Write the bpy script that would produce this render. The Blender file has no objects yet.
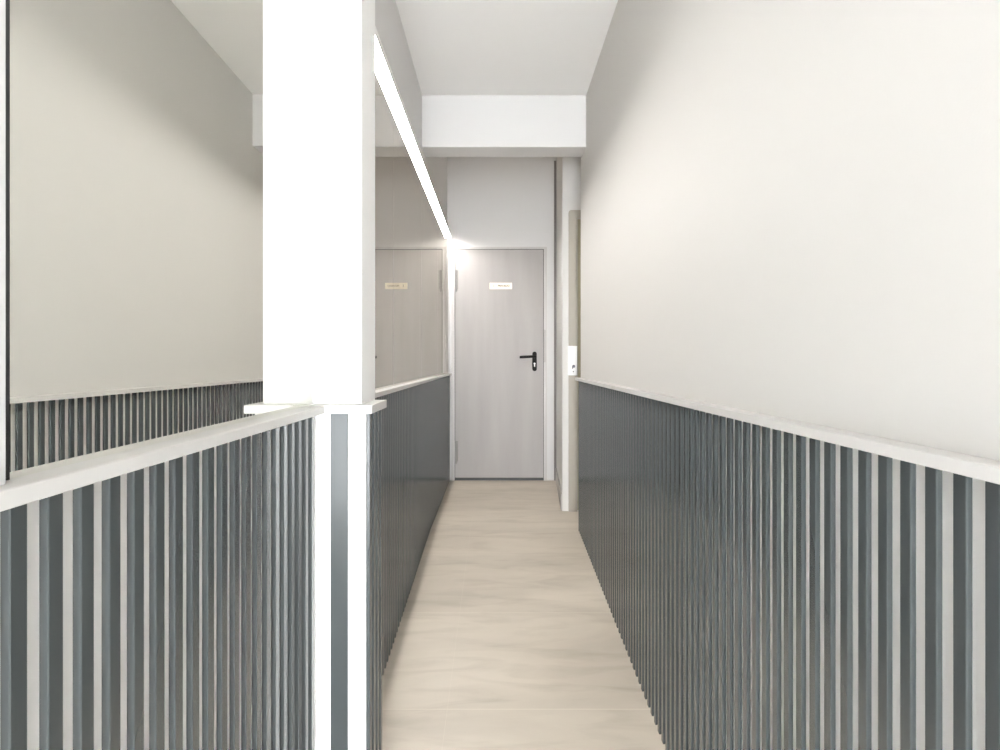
import bpy, bmesh, math
from mathutils import Vector

sc = bpy.context.scene
COL = sc.collection
PI = math.pi

# ------------------------------------------------------------------ layout (metres)
EYE = 1.0            # eye height over the level floor by the end door
XL, XR = 0.393, 0.480        # faces of the slats, left (-x) and right (+x)
DEP = 0.008                  # slat thickness
PITCH, SW = 0.0408, 0.0184   # slat pitch and width
WL, WR = 0.416, 0.495        # wall faces
XM = 0.405                   # mirror face on the left wall
YP0, YP1 = 1.312, 1.457      # pillar front / back
XP = 0.301                   # pillar right face
YD = 4.937                   # end wall
CEIL = 2.475
YBACK = -0.8
LT, LB = EYE - 0.0984, EYE - 0.1140   # cap rail top / bottom


def zf(y):
    """floor height: level at the far end, a gentle ramp down towards the entrance"""
    if y >= 3.48:
        return 0.0
    return -0.0615 * (3.48 - max(y, 0.5))


# ------------------------------------------------------------------ materials
def new_mat(name):
    m = bpy.data.materials.new(name)
    m.use_nodes = True
    nt = m.node_tree
    b = nt.nodes['Principled BSDF']
    return m, nt, b


def pbr(name, col, rough=0.5, metal=0.0, var=0.0, scale=(6, 6, 6), bump=0.0, bscale=200, coat=0.0, spec=0.5):
    m, nt, b = new_mat(name)
    b.inputs['Roughness'].default_value = rough
    b.inputs['Metallic'].default_value = metal
    b.inputs['Specular IOR Level'].default_value = spec
    b.inputs['Coat Weight'].default_value = coat
    b.inputs['Coat Roughness'].default_value = 0.15
    b.inputs['Base Color'].default_value = (*col, 1)
    if var or bump:
        geo = nt.nodes.new('ShaderNodeNewGeometry')
        mp = nt.nodes.new('ShaderNodeMapping')
        mp.inputs['Scale'].default_value = scale
        nt.links.new(geo.outputs['Position'], mp.inputs['Vector'])
    if var:
        nz = nt.nodes.new('ShaderNodeTexNoise')
        nz.inputs['Scale'].default_value = 1.0
        nz.inputs['Detail'].default_value = 5
        nt.links.new(mp.outputs['Vector'], nz.inputs['Vector'])
        rp = nt.nodes.new('ShaderNodeValToRGB')
        rp.color_ramp.elements[0].position = 0.3
        rp.color_ramp.elements[1].position = 0.7
        rp.color_ramp.elements[0].color = (*[c * (1 - var) for c in col], 1)
        rp.color_ramp.elements[1].color = (*[min(1, c * (1 + var)) for c in col], 1)
        nt.links.new(nz.outputs['Fac'], rp.inputs['Fac'])
        nt.links.new(rp.outputs['Color'], b.inputs['Base Color'])
    if bump:
        n2 = nt.nodes.new('ShaderNodeTexNoise')
        n2.inputs['Scale'].default_value = bscale
        nt.links.new(geo.outputs['Position'], n2.inputs['Vector'])
        bp = nt.nodes.new('ShaderNodeBump')
        bp.inputs['Strength'].default_value = bump
        bp.inputs['Distance'].default_value = 0.002
        nt.links.new(n2.outputs['Fac'], bp.inputs['Height'])
        nt.links.new(bp.outputs['Normal'], b.inputs['Normal'])
    return m


def mirror_mat(name, col):
    m, nt, b = new_mat(name)
    g = nt.nodes.new('ShaderNodeBsdfAnisotropic')
    g.inputs['Roughness'].default_value = 0.0
    g.inputs['Color'].default_value = (*col, 1)
    nt.links.new(g.outputs[0], nt.nodes['Material Output'].inputs['Surface'])
    return m


def emit_mat(name, col, s):
    m, nt, b = new_mat(name)
    b.inputs['Base Color'].default_value = (0.8, 0.8, 0.8, 1)
    b.inputs['Emission Color'].default_value = (*col, 1)
    b.inputs['Emission Strength'].default_value = s
    return m


def floor_mat():
    m, nt, b = new_mat('stone_tile')
    N, L = nt.nodes, nt.links
    geo = N.new('ShaderNodeNewGeometry')
    # stretched veining across the corridor
    def noise(scale, detail, dist):
        mp = N.new('ShaderNodeMapping'); mp.inputs['Scale'].default_value = scale
        mp.inputs['Rotation'].default_value = (0, 0, 0.12)
        L.new(geo.outputs['Position'], mp.inputs['Vector'])
        n = N.new('ShaderNodeTexNoise'); n.inputs['Scale'].default_value = 1
        n.inputs['Detail'].default_value = detail; n.inputs['Distortion'].default_value = dist
        L.new(mp.outputs['Vector'], n.inputs['Vector'])
        return n
    a = noise((1.0, 2.6, 1), 7, 0.7)
    c = noise((3.0, 13, 1), 8, 0.8)
    r1 = N.new('ShaderNodeValToRGB')
    r1.color_ramp.elements[0].position = 0.30; r1.color_ramp.elements[0].color = (0.405, 0.36, 0.298, 1)
    r1.color_ramp.elements[1].position = 0.66; r1.color_ramp.elements[1].color = (0.545, 0.488, 0.41, 1)
    L.new(a.outputs['Fac'], r1.inputs['Fac'])
    r2 = N.new('ShaderNodeValToRGB')
    r2.color_ramp.elements[0].position = 0.30; r2.color_ramp.elements[0].color = (0.86, 0.85, 0.835, 1)
    r2.color_ramp.elements[1].position = 0.52; r2.color_ramp.elements[1].color = (1, 1, 1, 1)
    L.new(c.outputs['Fac'], r2.inputs['Fac'])
    mx = N.new('ShaderNodeMix'); mx.data_type = 'RGBA'; mx.blend_type = 'MULTIPLY'
    mx.inputs['Factor'].default_value = 1.0
    L.new(r1.outputs['Color'], mx.inputs['A']); L.new(r2.outputs['Color'], mx.inputs['B'])
    # joints
    sep = N.new('ShaderNodeSeparateXYZ'); L.new(geo.outputs['Position'], sep.inputs[0])
    def mth(op, *v):
        n = N.new('ShaderNodeMath'); n.operation = op
        for i, x in enumerate(v):
            if isinstance(x, (int, float)): n.inputs[i].default_value = x
            else: L.new(x, n.inputs[i])
        return n.outputs[0]
    def joint(axis, off, size, w):
        v = mth('ADD', sep.outputs[axis], -off + 20 * size)
        v = mth('MODULO', v, size)
        v = mth('MINIMUM', v, mth('SUBTRACT', size, v))
        return mth('LESS_THAN', v, w)
    j = mth('MAXIMUM', joint('Y', 1.863, 0.624, 0.0016), mth('MULTIPLY', joint('X', -0.157, 1.248, 0.0009), 0.4))
    mj = N.new('ShaderNodeMix'); mj.data_type = 'RGBA'
    L.new(mth('MULTIPLY', j, 0.35), mj.inputs['Factor'])
    L.new(mx.outputs['Result'], mj.inputs['A'])
    mj.inputs['B'].default_value = (0.72, 0.66, 0.56, 1)
    L.new(mj.outputs['Result'], b.inputs['Base Color'])
    b.inputs['Roughness'].default_value = 0.42
    bp = N.new('ShaderNodeBump'); bp.inputs['Strength'].default_value = 0.06; bp.inputs['Distance'].default_value = 0.003
    L.new(c.outputs['Fac'], bp.inputs['Height']); L.new(bp.outputs['Normal'], b.inputs['Normal'])
    return m


M = {}
M['wall'] = pbr('warm_white_plaster', (0.585, 0.573, 0.553), 0.55, bump=0.05, bscale=260, spec=0.3)
M['hall'] = pbr('added_hall_grey', (0.30, 0.29, 0.28), 0.7)  # for the added hall, grey to hold down its bounce light
M['white'] = pbr('white_paint', (0.615, 0.608, 0.606), 0.55, bump=0.04, bscale=240, spec=0.3)
M['ceiling'] = pbr('ceiling_paint', (0.80, 0.793, 0.785), 0.8, bump=0.04, bscale=240, spec=0.2)
M['pillar'] = pbr('pillar_paint', (0.86, 0.86, 0.85), 0.5, spec=0.3)
M['panel'] = pbr('white_lacquer', (0.93, 0.925, 0.915), 0.4, spec=0.4)
M['cap'] = pbr('white_cap_lacquer', (0.575, 0.563, 0.548), 0.35, spec=0.4)
M['slat'] = pbr('grey_green_slat_paint', (0.050, 0.058, 0.060), 0.19, var=0.02, scale=(3, 3, 0.6), spec=0.95)
M['mirror'] = mirror_mat('mirror_silver', (0.965, 0.97, 0.925))
M['mirror2'] = mirror_mat('mirror_bronze_tint', (0.76, 0.735, 0.69))
M['black'] = pbr('black_gasket', (0.012, 0.012, 0.012), 0.35)
M['door'] = pbr('grey_door_laminate', (0.335, 0.317, 0.308), 0.5, var=0.06, scale=(9, 1, 1.0), spec=0.4)
M['frame'] = pbr('grey_metal_frame', (0.50, 0.48, 0.47), 0.4, var=0.03, scale=(9, 1, 1), spec=0.5)
M['steel'] = pbr('satin_steel', (0.24, 0.23, 0.22), 0.45, metal=0.3, var=0.03)
M['blackmetal'] = pbr('black_handle_metal', (0.010, 0.009, 0.008), 0.55, spec=0.15)
M['sign'] = pbr('cream_sign_plastic', (0.86, 0.79, 0.66), 0.4)
M['ink'] = pbr('brown_ink', (0.10, 0.075, 0.045), 0.6)
M['base'] = pbr('grey_baseboard', (0.38, 0.36, 0.34), 0.5, var=0.06)
M['profile'] = pbr('corner_gap_shade', (0.17, 0.155, 0.15), 0.5)  # shade of the corner gap put into a dark colour
M['plastic'] = pbr('white_plastic', (0.90, 0.90, 0.90), 0.25)
M['mark'] = pbr('grey_mark', (0.12, 0.12, 0.15), 0.5)
M['arch'] = pbr('greige_architrave', (0.36, 0.33, 0.28), 0.45)
M['leaf2'] = pbr('olive_door_leaf', (0.30, 0.27, 0.18), 0.45, var=0.08, scale=(14, 14, 1))
M['alu'] = pbr('white_aluminium', (0.80, 0.80, 0.79), 0.4)
M['led'] = emit_mat('led_diffuser', (1.0, 0.968, 0.945), 128.0)
M['floor'] = floor_mat()


# ------------------------------------------------------------------ geometry helpers
def box(bm, x0, x1, y0, y1, z0, z1, b=0.0):
    v = [bm.verts.new(p) for p in ((x0, y0, z0), (x1, y0, z0), (x1, y1, z0), (x0, y1, z0),
                                   (x0, y0, z1), (x1, y0, z1), (x1, y1, z1), (x0, y1, z1))]
    fs = [bm.faces.new([v[i] for i in f]) for f in
          ((3, 2, 1, 0), (4, 5, 6, 7), (0, 1, 5, 4), (1, 2, 6, 5), (2, 3, 7, 6), (3, 0, 4, 7))]
    if b:
        es = list({e for f in fs for e in f.edges})
        bmesh.ops.bevel(bm, geom=es, offset=b, segments=2, profile=0.5, affect='EDGES')


def prism(bm, pts, z0, z1):
    """vertical prism from a footprint; z0 may be a function of (x, y)"""
    f0 = z0 if callable(z0) else (lambda x, y: z0)
    lo = [bm.verts.new((x, y, f0(x, y))) for x, y in pts]
    hi = [bm.verts.new((x, y, z1)) for x, y in pts]
    n = len(pts)
    bm.faces.new(lo[::-1]); bm.faces.new(hi)
    for i in range(n):
        j = (i + 1) % n
        bm.faces.new((lo[i], lo[j], hi[j], hi[i]))


def prism_y(bm, pts, y0, y1):
    """profile in (x, z) pushed along y"""
    a = [bm.verts.new((x, y0, z)) for x, z in pts]
    c = [bm.verts.new((x, y1, z)) for x, z in pts]
    n = len(pts)
    bm.faces.new(a); bm.faces.new(c[::-1])
    for i in range(n):
        j = (i + 1) % n
        bm.faces.new((a[i], c[i], c[j], a[j]))


def cyl(bm, p0, p1, r, seg=16):
    p0, p1 = Vector(p0), Vector(p1)
    d = (p1 - p0).normalized()
    u = d.orthogonal().normalized(); w = d.cross(u)
    A, B = [], []
    for i in range(seg):
        a = 2 * PI * i / seg
        o = (u * math.cos(a) + w * math.sin(a)) * r
        A.append(bm.verts.new(p0 + o)); B.append(bm.verts.new(p1 + o))
    bm.faces.new(A[::-1]); bm.faces.new(B)
    for i in range(seg):
        j = (i + 1) % seg
        bm.faces.new((A[i], A[j], B[j], B[i]))


def obj(name, bm, mat, parent=None, smooth=False):
    bmesh.ops.recalc_face_normals(bm, faces=bm.faces)
    me = bpy.data.meshes.new(name)
    bm.to_mesh(me); bm.free()
    me.materials.append(mat)
    if smooth:
        for p in me.polygons:
            p.use_smooth = True
    o = bpy.data.objects.new(name, me)
    COL.objects.link(o)
    if parent is not None:
        o.parent = parent
        o.matrix_parent_inverse = parent.matrix_basis.inverted()
    return o


def tag(o, label=None, cat=None, group=None, kind=None):
    for k, v in (('label', label), ('category', cat), ('group', group), ('kind', kind)):
        if v:
            o[k] = v
    return o


def empty(name, loc, label=None, cat=None, group=None, kind=None):
    o = bpy.data.objects.new(name, None)
    COL.objects.link(o)
    o.location = loc
    o.empty_display_size = 0.1
    o.matrix_basis = o.matrix_basis
    return tag(o, label, cat, group, kind)


def par(o, parent):
    o.parent = parent
    o.matrix_parent_inverse = parent.matrix_basis.inverted()


B = bmesh.new

# ------------------------------------------------------------------ the setting
bm = B()
ys = [YBACK, 0.5, 3.48, 5.05]
x0, x1 = -0.52, 1.45
for a, c in zip(ys[:-1], ys[1:]):
    top = [(x0, a, zf(a)), (x1, a, zf(a)), (x1, c, zf(c)), (x0, c, zf(c))]
    T = [bm.verts.new(p) for p in top]
    D = [bm.verts.new((p[0], p[1], -0.40)) for p in top]
    bm.faces.new(T); bm.faces.new(D[::-1])
    bm.faces.new((T[0], D[0], D[1], T[1])); bm.faces.new((T[2], D[2], D[3], T[3]))
    bm.faces.new((T[1], D[1], D[2], T[2])); bm.faces.new((T[3], D[3], D[0], T[0]))
bmesh.ops.remove_doubles(bm, verts=bm.verts, dist=1e-5)
tag(obj('floor', bm, M['floor']), 'beige stone tile corridor floor with soft streaks', 'floor', kind='structure')

bm = B(); box(bm, -0.52, 1.45, YBACK, 3.42, CEIL, CEIL + 0.1)
box(bm, -0.52, 1.45, 3.42, 5.05, 3.0, 3.1); box(bm, -0.52, 1.45, 3.40, 3.43, CEIL + 0.05, 3.1)
tag(obj('ceiling', bm, M['ceiling']), 'plain off white ceiling over the corridor', 'ceiling', kind='structure')

fl = lambda x, y: zf(y)
bm = B(); prism(bm, [(-0.52, YBACK), (-WL, YBACK), (-WL, 0.5), (-WL, 3.48), (-WL, 5.05), (-0.52, 5.05), (-0.52, 3.48), (-0.52, 0.5)], fl, 3.0)
tag(obj('wall_left', bm, M['white']), 'white wall behind the mirrors on the left', 'wall', kind='structure')

bm = B(); prism(bm, [(WR, YBACK), (0.6, YBACK), (0.6, 0.5), (0.6, 3.38), (1.45, 3.38), (1.45, 3.93), (1.35, 3.93), (1.35, 3.49), (WR, 3.49), (WR, 3.48), (WR, 0.5)], fl, 3.0)
tag(obj('wall_right', bm, M['wall']), 'long cream wall above the slatted dado on the right', 'wall', kind='structure')

bm = B(); prism(bm, [(-0.52 + 0.104, YD), (0.499, YD), (0.499, 5.05), (-0.52 + 0.104, 5.05)], 0.0, 3.0)
wall_end = tag(obj('wall_end', bm, M['white']), 'pale wall around the grey door at the corridor end', 'wall', kind='structure')

bm = B(); prism(bm, [(0.436, 3.93), (1.45, 3.93), (1.45, 5.05), (0.499, 5.05), (0.499, YD)], 0.0, 3.0)
tag(obj('wall_recess', bm, M['wall']), 'cream wall end past the right dado, before the grey door', 'wall', kind='structure')

bm = B(); box(bm, -WL, WR, 590 / 180, 3.438, EYE + 1.189, CEIL + 0.05)
tag(obj('trim_1', bm, M['white']), 'white ceiling beam crossing the corridor', 'beam', kind='structure')

# unseen hall added behind the viewer, its low opening sized to shape the daylight
YH, HX, HW, HT = -2.2, 2.0, 0.80, 1.5
zh = zf(YBACK)
bm = B(); box(bm, -HX, HX, YH - 0.1, YBACK, -0.45, zh)
tag(obj('floor_added_hall', bm, M['floor']), 'added unseen hall floor in beige stone tile', 'floor', kind='structure')
bm = B(); box(bm, -HX, HX, YH - 0.1, YBACK, CEIL, CEIL + 0.1)
tag(obj('ceiling_added_hall', bm, M['ceiling']), 'added unseen hall ceiling, off white', 'ceiling', kind='structure')
bm = B()
box(bm, -HX, -HW, YH - 0.1, YH, zh, CEIL); box(bm, HW, HX, YH - 0.1, YH, zh, CEIL)
box(bm, -HW, HW, YH - 0.1, YH, HT, CEIL)
tag(obj('wall_added_back', bm, M['hall']), 'added unseen hall wall around the daylight opening', 'wall', kind='structure')
bm = B()
box(bm, -HX - 0.1, -HX, YH - 0.1, YBACK, zh, CEIL); box(bm, HX, HX + 0.1, YH - 0.1, YBACK, zh, CEIL)
box(bm, -HX, -0.52, YBACK - 0.1, YBACK, zh, CEIL); box(bm, 0.6, HX, YBACK - 0.1, YBACK, zh, CEIL)
box(bm, -0.52, -WL, YBACK - 0.1, YBACK, zh, CEIL); box(bm, WR, 0.6, YBACK - 0.1, YBACK, zh, CEIL)
tag(obj('wall_added_hall', bm, M['hall']), 'added unseen hall side walls', 'wall', kind='structure')

# grey baseboard along the short wall before the end door
bm = B()
d = Vector((0.499 - 0.436, YD - 3.93)).normalized()
n = Vector((-d.y, d.x)) * 0.009
P0 = Vector((0.436, 3.93)) + d * 0.012; P1 = Vector((0.499, YD)) - d * 0.012
prism(bm, [tuple(P0), tuple(P1), tuple(P1 + n), tuple(P0 + n)], 0.0, 0.108)
tag(obj('baseboard_right', bm, M['base']), 'short grey baseboard on the right before the end door', 'baseboard', kind='structure')

# dark strip standing in for the shaded corner gap beside the end door
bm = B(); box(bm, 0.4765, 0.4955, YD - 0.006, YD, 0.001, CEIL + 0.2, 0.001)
tag(obj('corner_shade_strip', bm, M['profile']), 'slim dark strip painted as corner gap shade right of the end door', 'trim', kind='structure')

# pillar: bare white shaft standing out of the left wall
bm = B(); prism(bm, [(-WL, YP0), (-XP, YP0), (-XP, YP1), (-WL, YP1)], fl, CEIL)
tag(obj('pillar', bm, M['pillar']), 'bright white square pillar standing out from left wall between the mirrors', 'pillar', kind='structure')

# flat white upright at the near edge of the first mirror
bm = B(); box(bm, -WL, -0.393, -0.75, 0.4718, LT, CEIL)
tag(obj('trim_2', bm, M['white']), 'white upright at the near edge of the first mirror', 'trim', kind='structure')


# ------------------------------------------------------------------ slatted wainscots
def slat_profile(undercut):
    h = SW / 2
    if undercut:
        return [(-h + .0022, 0), (-h + .0022, .0024), (-h, .0032), (-h, .0070), (-h + .0010, DEP),
                (h - .0010, DEP), (h, .0070), (h, .0032), (h - .0022, .0024), (h - .0022, 0)]
    return [(-h, 0), (-h, .0070), (-h + .0010, DEP), (h - .0010, DEP), (h, .0070), (h, 0)]


def slats_along_y(bm, xface, sign, far_edges, ztop, undercut=False):
    """xface: |x| of the slat faces; sign -1 left wall (facing +x), +1 right wall (facing -x)"""
    xb = xface + DEP
    for ye in far_edges:
        yc = ye - SW / 2
        pts = [(sign * (xb - d), yc + u) for u, d in slat_profile(undercut)]
        prism(bm, pts, zf(yc) + 0.001, ztop)


def fl_box(bm, xa, xb, ya, yb, z1, lift=0.0):
    ysb = [ya] + [k for k in (0.5, 3.48) if ya < k < yb] + [yb]
    pts = [(xa, y) for y in ysb] + [(xb, y) for y in reversed(ysb)]
    prism(bm, pts, lambda x, y: zf(y) + lift, z1)


def rail(bm, xa, xb, ya, yb):
    box(bm, min(xa, xb), max(xa, xb), ya, yb, LB, LT, 0.0015)


YE = 3.479
# right
t = empty('wainscot', (XR, YE, 0), 'long grey slatted dado with white cap rail along the right wall', 'wall panelling', 'slatted dado panelling')
bm = B(); fl_box(bm, XR + DEP, WR, -0.78, YE, LB); tag(obj('backing_panel', bm, M['panel'], t), 'white backing showing between the slats')
bm = B(); n0 = 0.5810
edges = [n0 + k * PITCH for k in range(-32, 80) if n0 + k * PITCH < YE - 0.001]
slats_along_y(bm, XR, 1, edges, LB, True)
tag(obj('slat_panel', bm, M['slat'], t), 'glossy dark grey upright slats')
bm = B(); rail(bm, 0.462, WR, -0.78, YE + 0.012); tag(obj('cap_rail', bm, M['cap'], t), 'white cap rail')

# left, near the viewer
YF = 1.297
t = empty('wainscot', (-XL, YF, 0), 'grey and white slatted dado below the large near mirror on the left', 'wall panelling', 'slatted dado panelling')
bm = B(); fl_box(bm, -WL, -XL - DEP, -0.78, 1.2785, LB); tag(obj('backing_panel', bm, M['panel'], t), 'white backing showing between the slats')
bm = B(); n0 = 0.4944
edges = [n0 + k * PITCH for k in range(-30, 40) if n0 + k * PITCH < 1.2785]
slats_along_y(bm, XL, -1, edges, LB)
tag(obj('slat_panel', bm, M['slat'], t), 'dark grey upright slats')
bm = B(); rail(bm, -WL, -0.374, -0.78, 1.2785); tag(obj('cap_rail', bm, M['cap'], t), 'white cap rail')

# round the pillar
XS = 0.289
t = empty('wainscot', (-0.345, YF, 0), 'short slatted dado wrapped around foot of the white pillar', 'wall panelling', 'slatted dado panelling')
bm = B()
prism(bm, [(-0.4155, 1.2795), (-XL - DEP, 1.2795), (-XL - DEP, YF), (-XS, YF), (-XS, YP1), (-XP, YP1), (-XP, YP0 - 0.0005), (-0.4155, YP0 - 0.0005)], fl, EYE - 0.1146)
tag(obj('backing_panel', bm, M['pillar'], t), 'white backing showing between the slats')
bm = B()
ysd = YF - DEP
prism(bm, [(-0.3640, YF), (-0.3640, ysd + .001), (-0.3630, ysd), (-0.3276, ysd), (-0.3266, ysd + .001), (-0.3266, YF)], zf(YF) + 0.001, EYE - 0.1146)
for k in range(4):
    yc = YF + 0.018 + k * PITCH
    prism(bm, [(-XS + d, yc + u) for u, d in slat_profile(False)], zf(yc) + 0.001, EYE - 0.1146)
tag(obj('slat_panel', bm, M['slat'], t), 'grey upright slats')
bm = B()
zt, zb = EYE - 0.0955, EYE - 0.1146
prism(bm, [(-0.2712, 1.280), (-0.2712, 1.452), (-XP, 1.452), (-XP, YP0 - 0.0003), (-0.4155, YP0 - 0.0003), (-0.4155, 1.280)], zb, zt)
bmesh.ops.bevel(bm, geom=list(bm.edges), offset=0.0012, segments=2, profile=0.5, affect='EDGES')
tag(obj('cap_rail', bm, M['cap'], t), 'white cap rail')

# left, beyond the pillar
t = empty('wainscot', (-XL, 3.2, 0), 'grey slatted dado on the left between white pillar and end door', 'wall panelling', 'slatted dado panelling')
bm = B(); fl_box(bm, -WL, -XL - DEP, YP1 + 0.001, YD - 0.002, LB); tag(obj('backing_panel', bm, M['panel'], t), 'white backing showing between the slats')
bm = B()
slats_along_y(bm, XL, -1, [YP1 + 0.03 + k * PITCH for k in range(85) if YP1 + 0.03 + k * PITCH < YD - 0.004], LB)
tag(obj('slat_panel', bm, M['slat'], t), 'glossy grey upright slats')
bm = B(); rail(bm, -WL, -0.374, YP1 + 0.001, YD - 0.002); tag(obj('cap_rail', bm, M['cap'], t), 'white cap rail')


# ------------------------------------------------------------------ mirrors on the left wall
MT = EYE + 1.016
t = empty('wall_mirror', (-0.405, 0.90, LT), 'large near mirror on the left reflecting the cream wall, before the pillar', 'mirror', 'wall mirrors')
bm = B(); box(bm, -0.004, 0.0, -0.4130, 0.4100, 0.0005, MT - LT)
g = obj('mirror_glass', bm, M['mirror'])
bm = B(); box(bm, -0.0045, 0.0008, -0.4255, -0.4132, 0.0005, MT - LT)
e = obj('edge_strip', bm, M['black']); tag(e, 'black edge strip')
for o in (g, e):
    o.parent = t
t.location = (-0.4065, 0.90, LT)
t.rotation_euler = (0, 0, 0.009)

PW = 0.8575
names = ['first tall mirror panel past the white pillar, reflecting the door sign',
         'second mirror panel past the pillar, between two faint seams',
         'third mirror panel past the pillar, next to the last one by the end door',
         'last mirror panel on the left, right beside the end door']
ym = YP1 + 0.001
for k in range(4):
    a = ym + k * PW; c = min(a + PW - 0.004, YD - 0.003)
    t = empty('wall_mirror', (-XM, (a + c) / 2, LT), names[k], 'mirror', 'wall mirrors')
    bm = B(); box(bm, -0.409, -XM, a, c, LT + 0.0005, MT)
    obj('mirror_glass', bm, M['mirror2'], t)
    bm = B(); box(bm, -0.4085, -XM - 0.0006, c, c + 0.0035, LT + 0.0005, MT)
    tag(obj('edge_strip', bm, M['white'], t), 'pale seam strip')


# ------------------------------------------------------------------ LED lines above the mirrors
def led_line(y0, y1, label):
    t = empty('linear_light', (-WL, (y0 + y1) / 2, EYE + 1.018), label, 'light')
    zb = EYE + 1.018
    bm = B()
    prism_y(bm, [(-WL, zb + .0005), (-WL, zb + .03), (-.382, zb + .03), (-.379, zb + .027), (-.379, zb - .0005), (-.381, zb - .0005), (-.381, zb + .004), (-.412, zb + .004), (-.412, zb + .0005)], y0, y1)
    obj('housing', bm, M['alu'], t)
    bm = B(); box(bm, -.4115, -.3815, y0 + .003, y1 - .003, zb, zb + .0035)
    tag(obj('diffuser', bm, M['led'], t), 'glowing white diffuser')


led_line(YP1 + 0.001, YD - 0.06, 'glowing white linear light running above the far mirrors on left')

# ------------------------------------------------------------------ end door
t = empty('door_1', (0.02, YD, 0), 'closed grey door with black handle at the corridor end', 'door', kind='structure')
dl, dr, db, dt = -0.351, 0.388, 0.024, EYE + 0.932
yl = YD - 0.004
bm = B(); box(bm, dl, dr, yl, YD + 0.03, db, dt, 0.002)
leaf = obj('door_leaf', bm, M['door'], t)
bm = B()
# frame: two jambs and a head round the leaf
fo, fi = 0.026, 0.0035
for (xa, xb, za, zb_) in ((dl - fo - fi, dl - fi, 0.0, dt + fi + 0.018), (dr + fi, dr + fi + fo, 0.0, dt + fi + 0.018)):
    box(bm, xa, xb, YD - 0.012, YD + 0.001, za, zb_, 0.0015)
box(bm, dl - fi, dr + fi, YD - 0.012, YD + 0.001, dt + fi, dt + fi + 0.018, 0.0015)
obj('door_frame', bm, M['frame'], t)
bm = B(); box(bm, dl - fi, dr + fi, YD - 0.0035, YD + 0.001, 0.001, dt + fi)
tag(obj('rebate', bm, M['black'], t), 'dark gap around the leaf')
for z0, z1 in ((EYE + 0.588, EYE + 0.758), (EYE - 0.845, EYE - 0.665)):
    bm = B()
    cyl(bm, (dl + 0.012, yl - 0.008, z0), (dl + 0.012, yl - 0.008, z1), 0.0085)
    box(bm, dl - 0.004, dl + 0.026, yl - 0.003, yl + 0.0005, z0 + 0.01, z1 - 0.002)
    cyl(bm, (dl + 0.012, yl - 0.008, z0 - 0.012), (dl + 0.012, yl - 0.008, z0), 0.006)
    tag(obj('hinge', bm, M['steel'], t), 'satin steel hinge')
# strike plates on the frame
bm = B(); box(bm, dr + 0.004, dr + 0.018, YD - 0.0135, YD - 0.010, EYE - 0.01, EYE + 0.26, 0.0005)
tag(obj('strike_plate', bm, M['base'], t), 'grey strike plate')
# handle: rounded black plate, lever, lock cylinder
hx = 0.3135
bm = B()
zc0, zc1, r = EYE - 0.066, EYE + 0.060, 0.0185
pts = [(hx + r * math.cos(a), zc1 + r * math.sin(a)) for a in [PI * i / 12 for i in range(13)]]
pts += [(hx + r * math.cos(a), zc0 + r * math.sin(a)) for a in [PI + PI * i / 12 for i in range(13)]]
prism_y(bm, pts, yl - 0.009, yl)
hd = obj('handle', bm, M['blackmetal'], t); tag(hd, 'black door handle plate')
bm = B()
zl = EYE + 0.036
cyl(bm, (hx, yl - 0.008, zl), (hx, yl - 0.052, zl), 0.0105)
pth = [(hx + 0.006, yl - 0.050, zl), (hx - 0.03, yl - 0.052, zl + .0005), (hx - 0.09, yl - 0.050, zl - .002), (hx - 0.126, yl - 0.048, zl - 0.004)]
rad = [0.0115, 0.011, 0.0105, 0.0105]
rings = []
for p, rr in zip(pth, rad):
    rings.append([bm.verts.new((p[0], p[1] + rr * 0.8 * math.cos(2 * PI * i / 14), p[2] + rr * math.sin(2 * PI * i / 14))) for i in range(14)])
for A_, B_ in zip(rings[:-1], rings[1:]):
    for i in range(14):
        j = (i + 1) % 14
        bm.faces.new((A_[i], A_[j], B_[j], B_[i]))
bm.faces.new(rings[0]); bm.faces.new(rings[-1][::-1])
obj('lever', bm, M['blackmetal'], hd, True)
bm = B()
zk = EYE - 0.031
cyl(bm, (hx, yl - 0.0115, zk + 0.009), (hx, yl - 0.008, zk + 0.009), 0.0085)
box(bm, hx - 0.005, hx + 0.005, yl - 0.0115, yl - 0.008, zk - 0.018, zk + 0.006, 0.001)
tag(obj('lock_cylinder', bm, M['plastic'], hd), 'pale keyhole')

# sign on the door
sx0, sx1, sz0, sz1 = (489.6 - 497) / 119.5, (512 - 497) / 119.5, EYE + (361 - 289.2) / 119.5, EYE + (361 - 282.9) / 119.5
t = empty('door_sign', ((sx0 + sx1) / 2, yl, sz0), 'small cream name plate fixed to the grey door', 'sign')
bm = B(); box(bm, sx0, sx1, yl - 0.004, yl - 0.0002, sz0, sz1, 0.001)
obj('plate', bm, M['sign'], t)


def text(s, x, z, size, y, parent, name='lettering'):
    cu = bpy.data.curves.new(name, 'FONT')
    cu.body = s; cu.size = size; cu.extrude = 0.0003; cu.offset = 0.0006
    cu.align_x = 'LEFT'; cu.align_y = 'CENTER'
    tmp = bpy.data.objects.new('tmp', cu)
    COL.objects.link(tmp)
    dg = bpy.context.evaluated_depsgraph_get()
    me = bpy.data.meshes.new_from_object(tmp.evaluated_get(dg))
    bpy.data.objects.remove(tmp)
    me.name = name
    me.materials.clear(); me.materials.append(M['ink'])
    o = bpy.data.objects.new(name, me)
    COL.objects.link(o)
    me.transform(__import__('mathutils').Matrix.Rotation(PI / 2, 4, 'X'))
    o.location = (x, y, z)
    o.parent = parent
    o.matrix_parent_inverse = parent.matrix_basis.inverted()
    return o


zc = (sz0 + sz1) / 2
text('1', sx0 + 0.028, zc, 0.030, yl - 0.0044, t)
text('PRIVADO', sx0 + 0.068, zc, 0.0235, yl - 0.0044, t)

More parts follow.
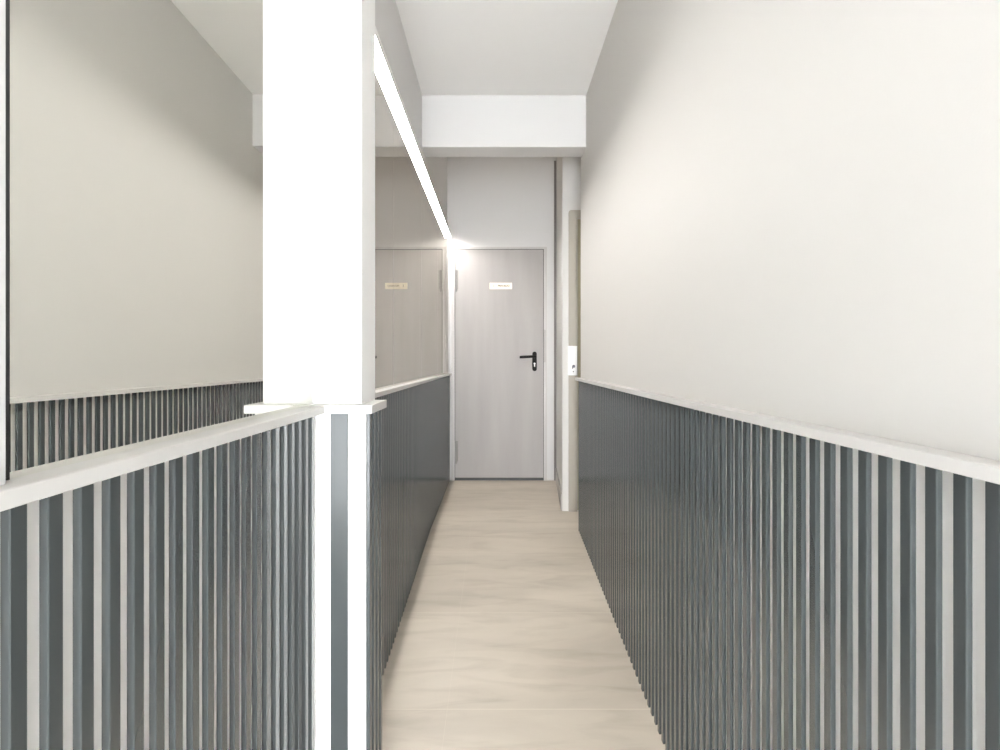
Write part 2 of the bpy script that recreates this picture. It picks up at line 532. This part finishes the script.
# ------------------------------------------------------------------ side doorway, switch plate
t = empty('door_2', (0.8, 3.93, 0), 'side door in olive tone beyond the right wall end', 'door', kind='structure')
az = EYE + 1.003
bm = B()
ax0, ax1, aw, rc = 0.476, 1.30, 0.056, 0.018
outer = [(ax0, 0.0)] + [(ax0 + rc - rc * math.cos(a), az - rc + rc * math.sin(a)) for a in [PI / 2 * i / 6 for i in range(7)]]
outer += [(ax1 - rc + rc * math.sin(a), az - rc + rc * math.cos(a)) for a in [PI / 2 * i / 6 for i in range(7)]] + [(ax1, 0.0)]
inner = [(ax1 - aw, 0.0), (ax1 - aw, az - aw), (ax0 + aw, az - aw), (ax0 + aw, 0.0)]
prism_y(bm, outer + inner, 3.918, 3.9305)
obj('architrave', bm, M['arch'], t)
bm = B(); box(bm, ax0 + aw + .003, ax1 - aw - .003, 3.925, 3.9303, 0.008, az - aw - .003)
obj('door_leaf', bm, M['leaf2'], t)

t = empty('switch_plate', (0.503, 3.918, EYE - 0.1), 'tall white switch plate beside the end of the right dado', 'switch')
bm = B(); box(bm, 0.470, 0.5325, 3.9095, 3.9178, EYE - 0.096, EYE + 0.100, 0.003)
obj('plate', bm, M['plastic'], t)
bm = B(); box(bm, 0.482, 0.521, 3.9065, 3.910, EYE + 0.000, EYE + 0.085, 0.002)
obj('rocker', bm, M['plastic'], t)
bm = B()
cyl(bm, (0.508, 3.9075, EYE - 0.035), (0.508, 3.910, EYE - 0.035), 0.010)
box(bm, 0.497, 0.503, 3.9075, 3.910, EYE - 0.052, EYE - 0.036, 0.001)
cyl(bm, (0.506, 3.9075, EYE - 0.070), (0.506, 3.910, EYE - 0.070), 0.004)
tag(obj('socket_mark', bm, M['mark'], t), 'small dark mark')

# ------------------------------------------------------------------ light: daylight through the added hall opening behind, LED lines
w = bpy.data.worlds.new('daylight'); sc.world = w; w.use_nodes = True
bg = w.node_tree.nodes['Background']
bg.inputs['Color'].default_value = (0.955, 0.98, 1.0, 1)
bg.inputs['Strength'].default_value = 41.0
L = bpy.data.lights.new('added_opening_portal', 'AREA'); L.shape = 'RECTANGLE'
L.size = 2 * HW; L.size_y = HT - zh
L.cycles.is_portal = True
lo = bpy.data.objects.new('added_opening_portal', L); COL.objects.link(lo)
lo.location = (0, YH - 0.02, (HT + zh) / 2); lo.rotation_euler = (PI / 2, 0, PI)

# warm point light added past the beam to lift the end walls; no fixture
P = bpy.data.lights.new('added_warm_light', 'POINT'); P.energy = 1.8; P.color = (1.0, 0.86, 0.72); P.shadow_soft_size = 0.06
po = bpy.data.objects.new('added_warm_light', P); COL.objects.link(po); po.location = (0.1, 4.1, 2.85)

# ------------------------------------------------------------------ camera
cam = bpy.data.cameras.new('camera')
cam.sensor_width = 36; cam.lens = 36 * 590 / 1000
cam.shift_x = 0.003; cam.shift_y = -0.014
cam.clip_start = 0.01
co = bpy.data.objects.new('camera', cam); COL.objects.link(co)
co.location = (0, 0, EYE); co.rotation_euler = (PI / 2, 0, 0)
sc.camera = co

sc.view_settings.view_transform = 'Standard'
sc.view_settings.look = 'None'
sc.view_settings.gamma = 1.0
sc.view_settings.use_curve_mapping = False
sc.view_settings.exposure = 0.17
sc.cycles.diffuse_bounces = 8
sc.cycles.max_bounces = 14
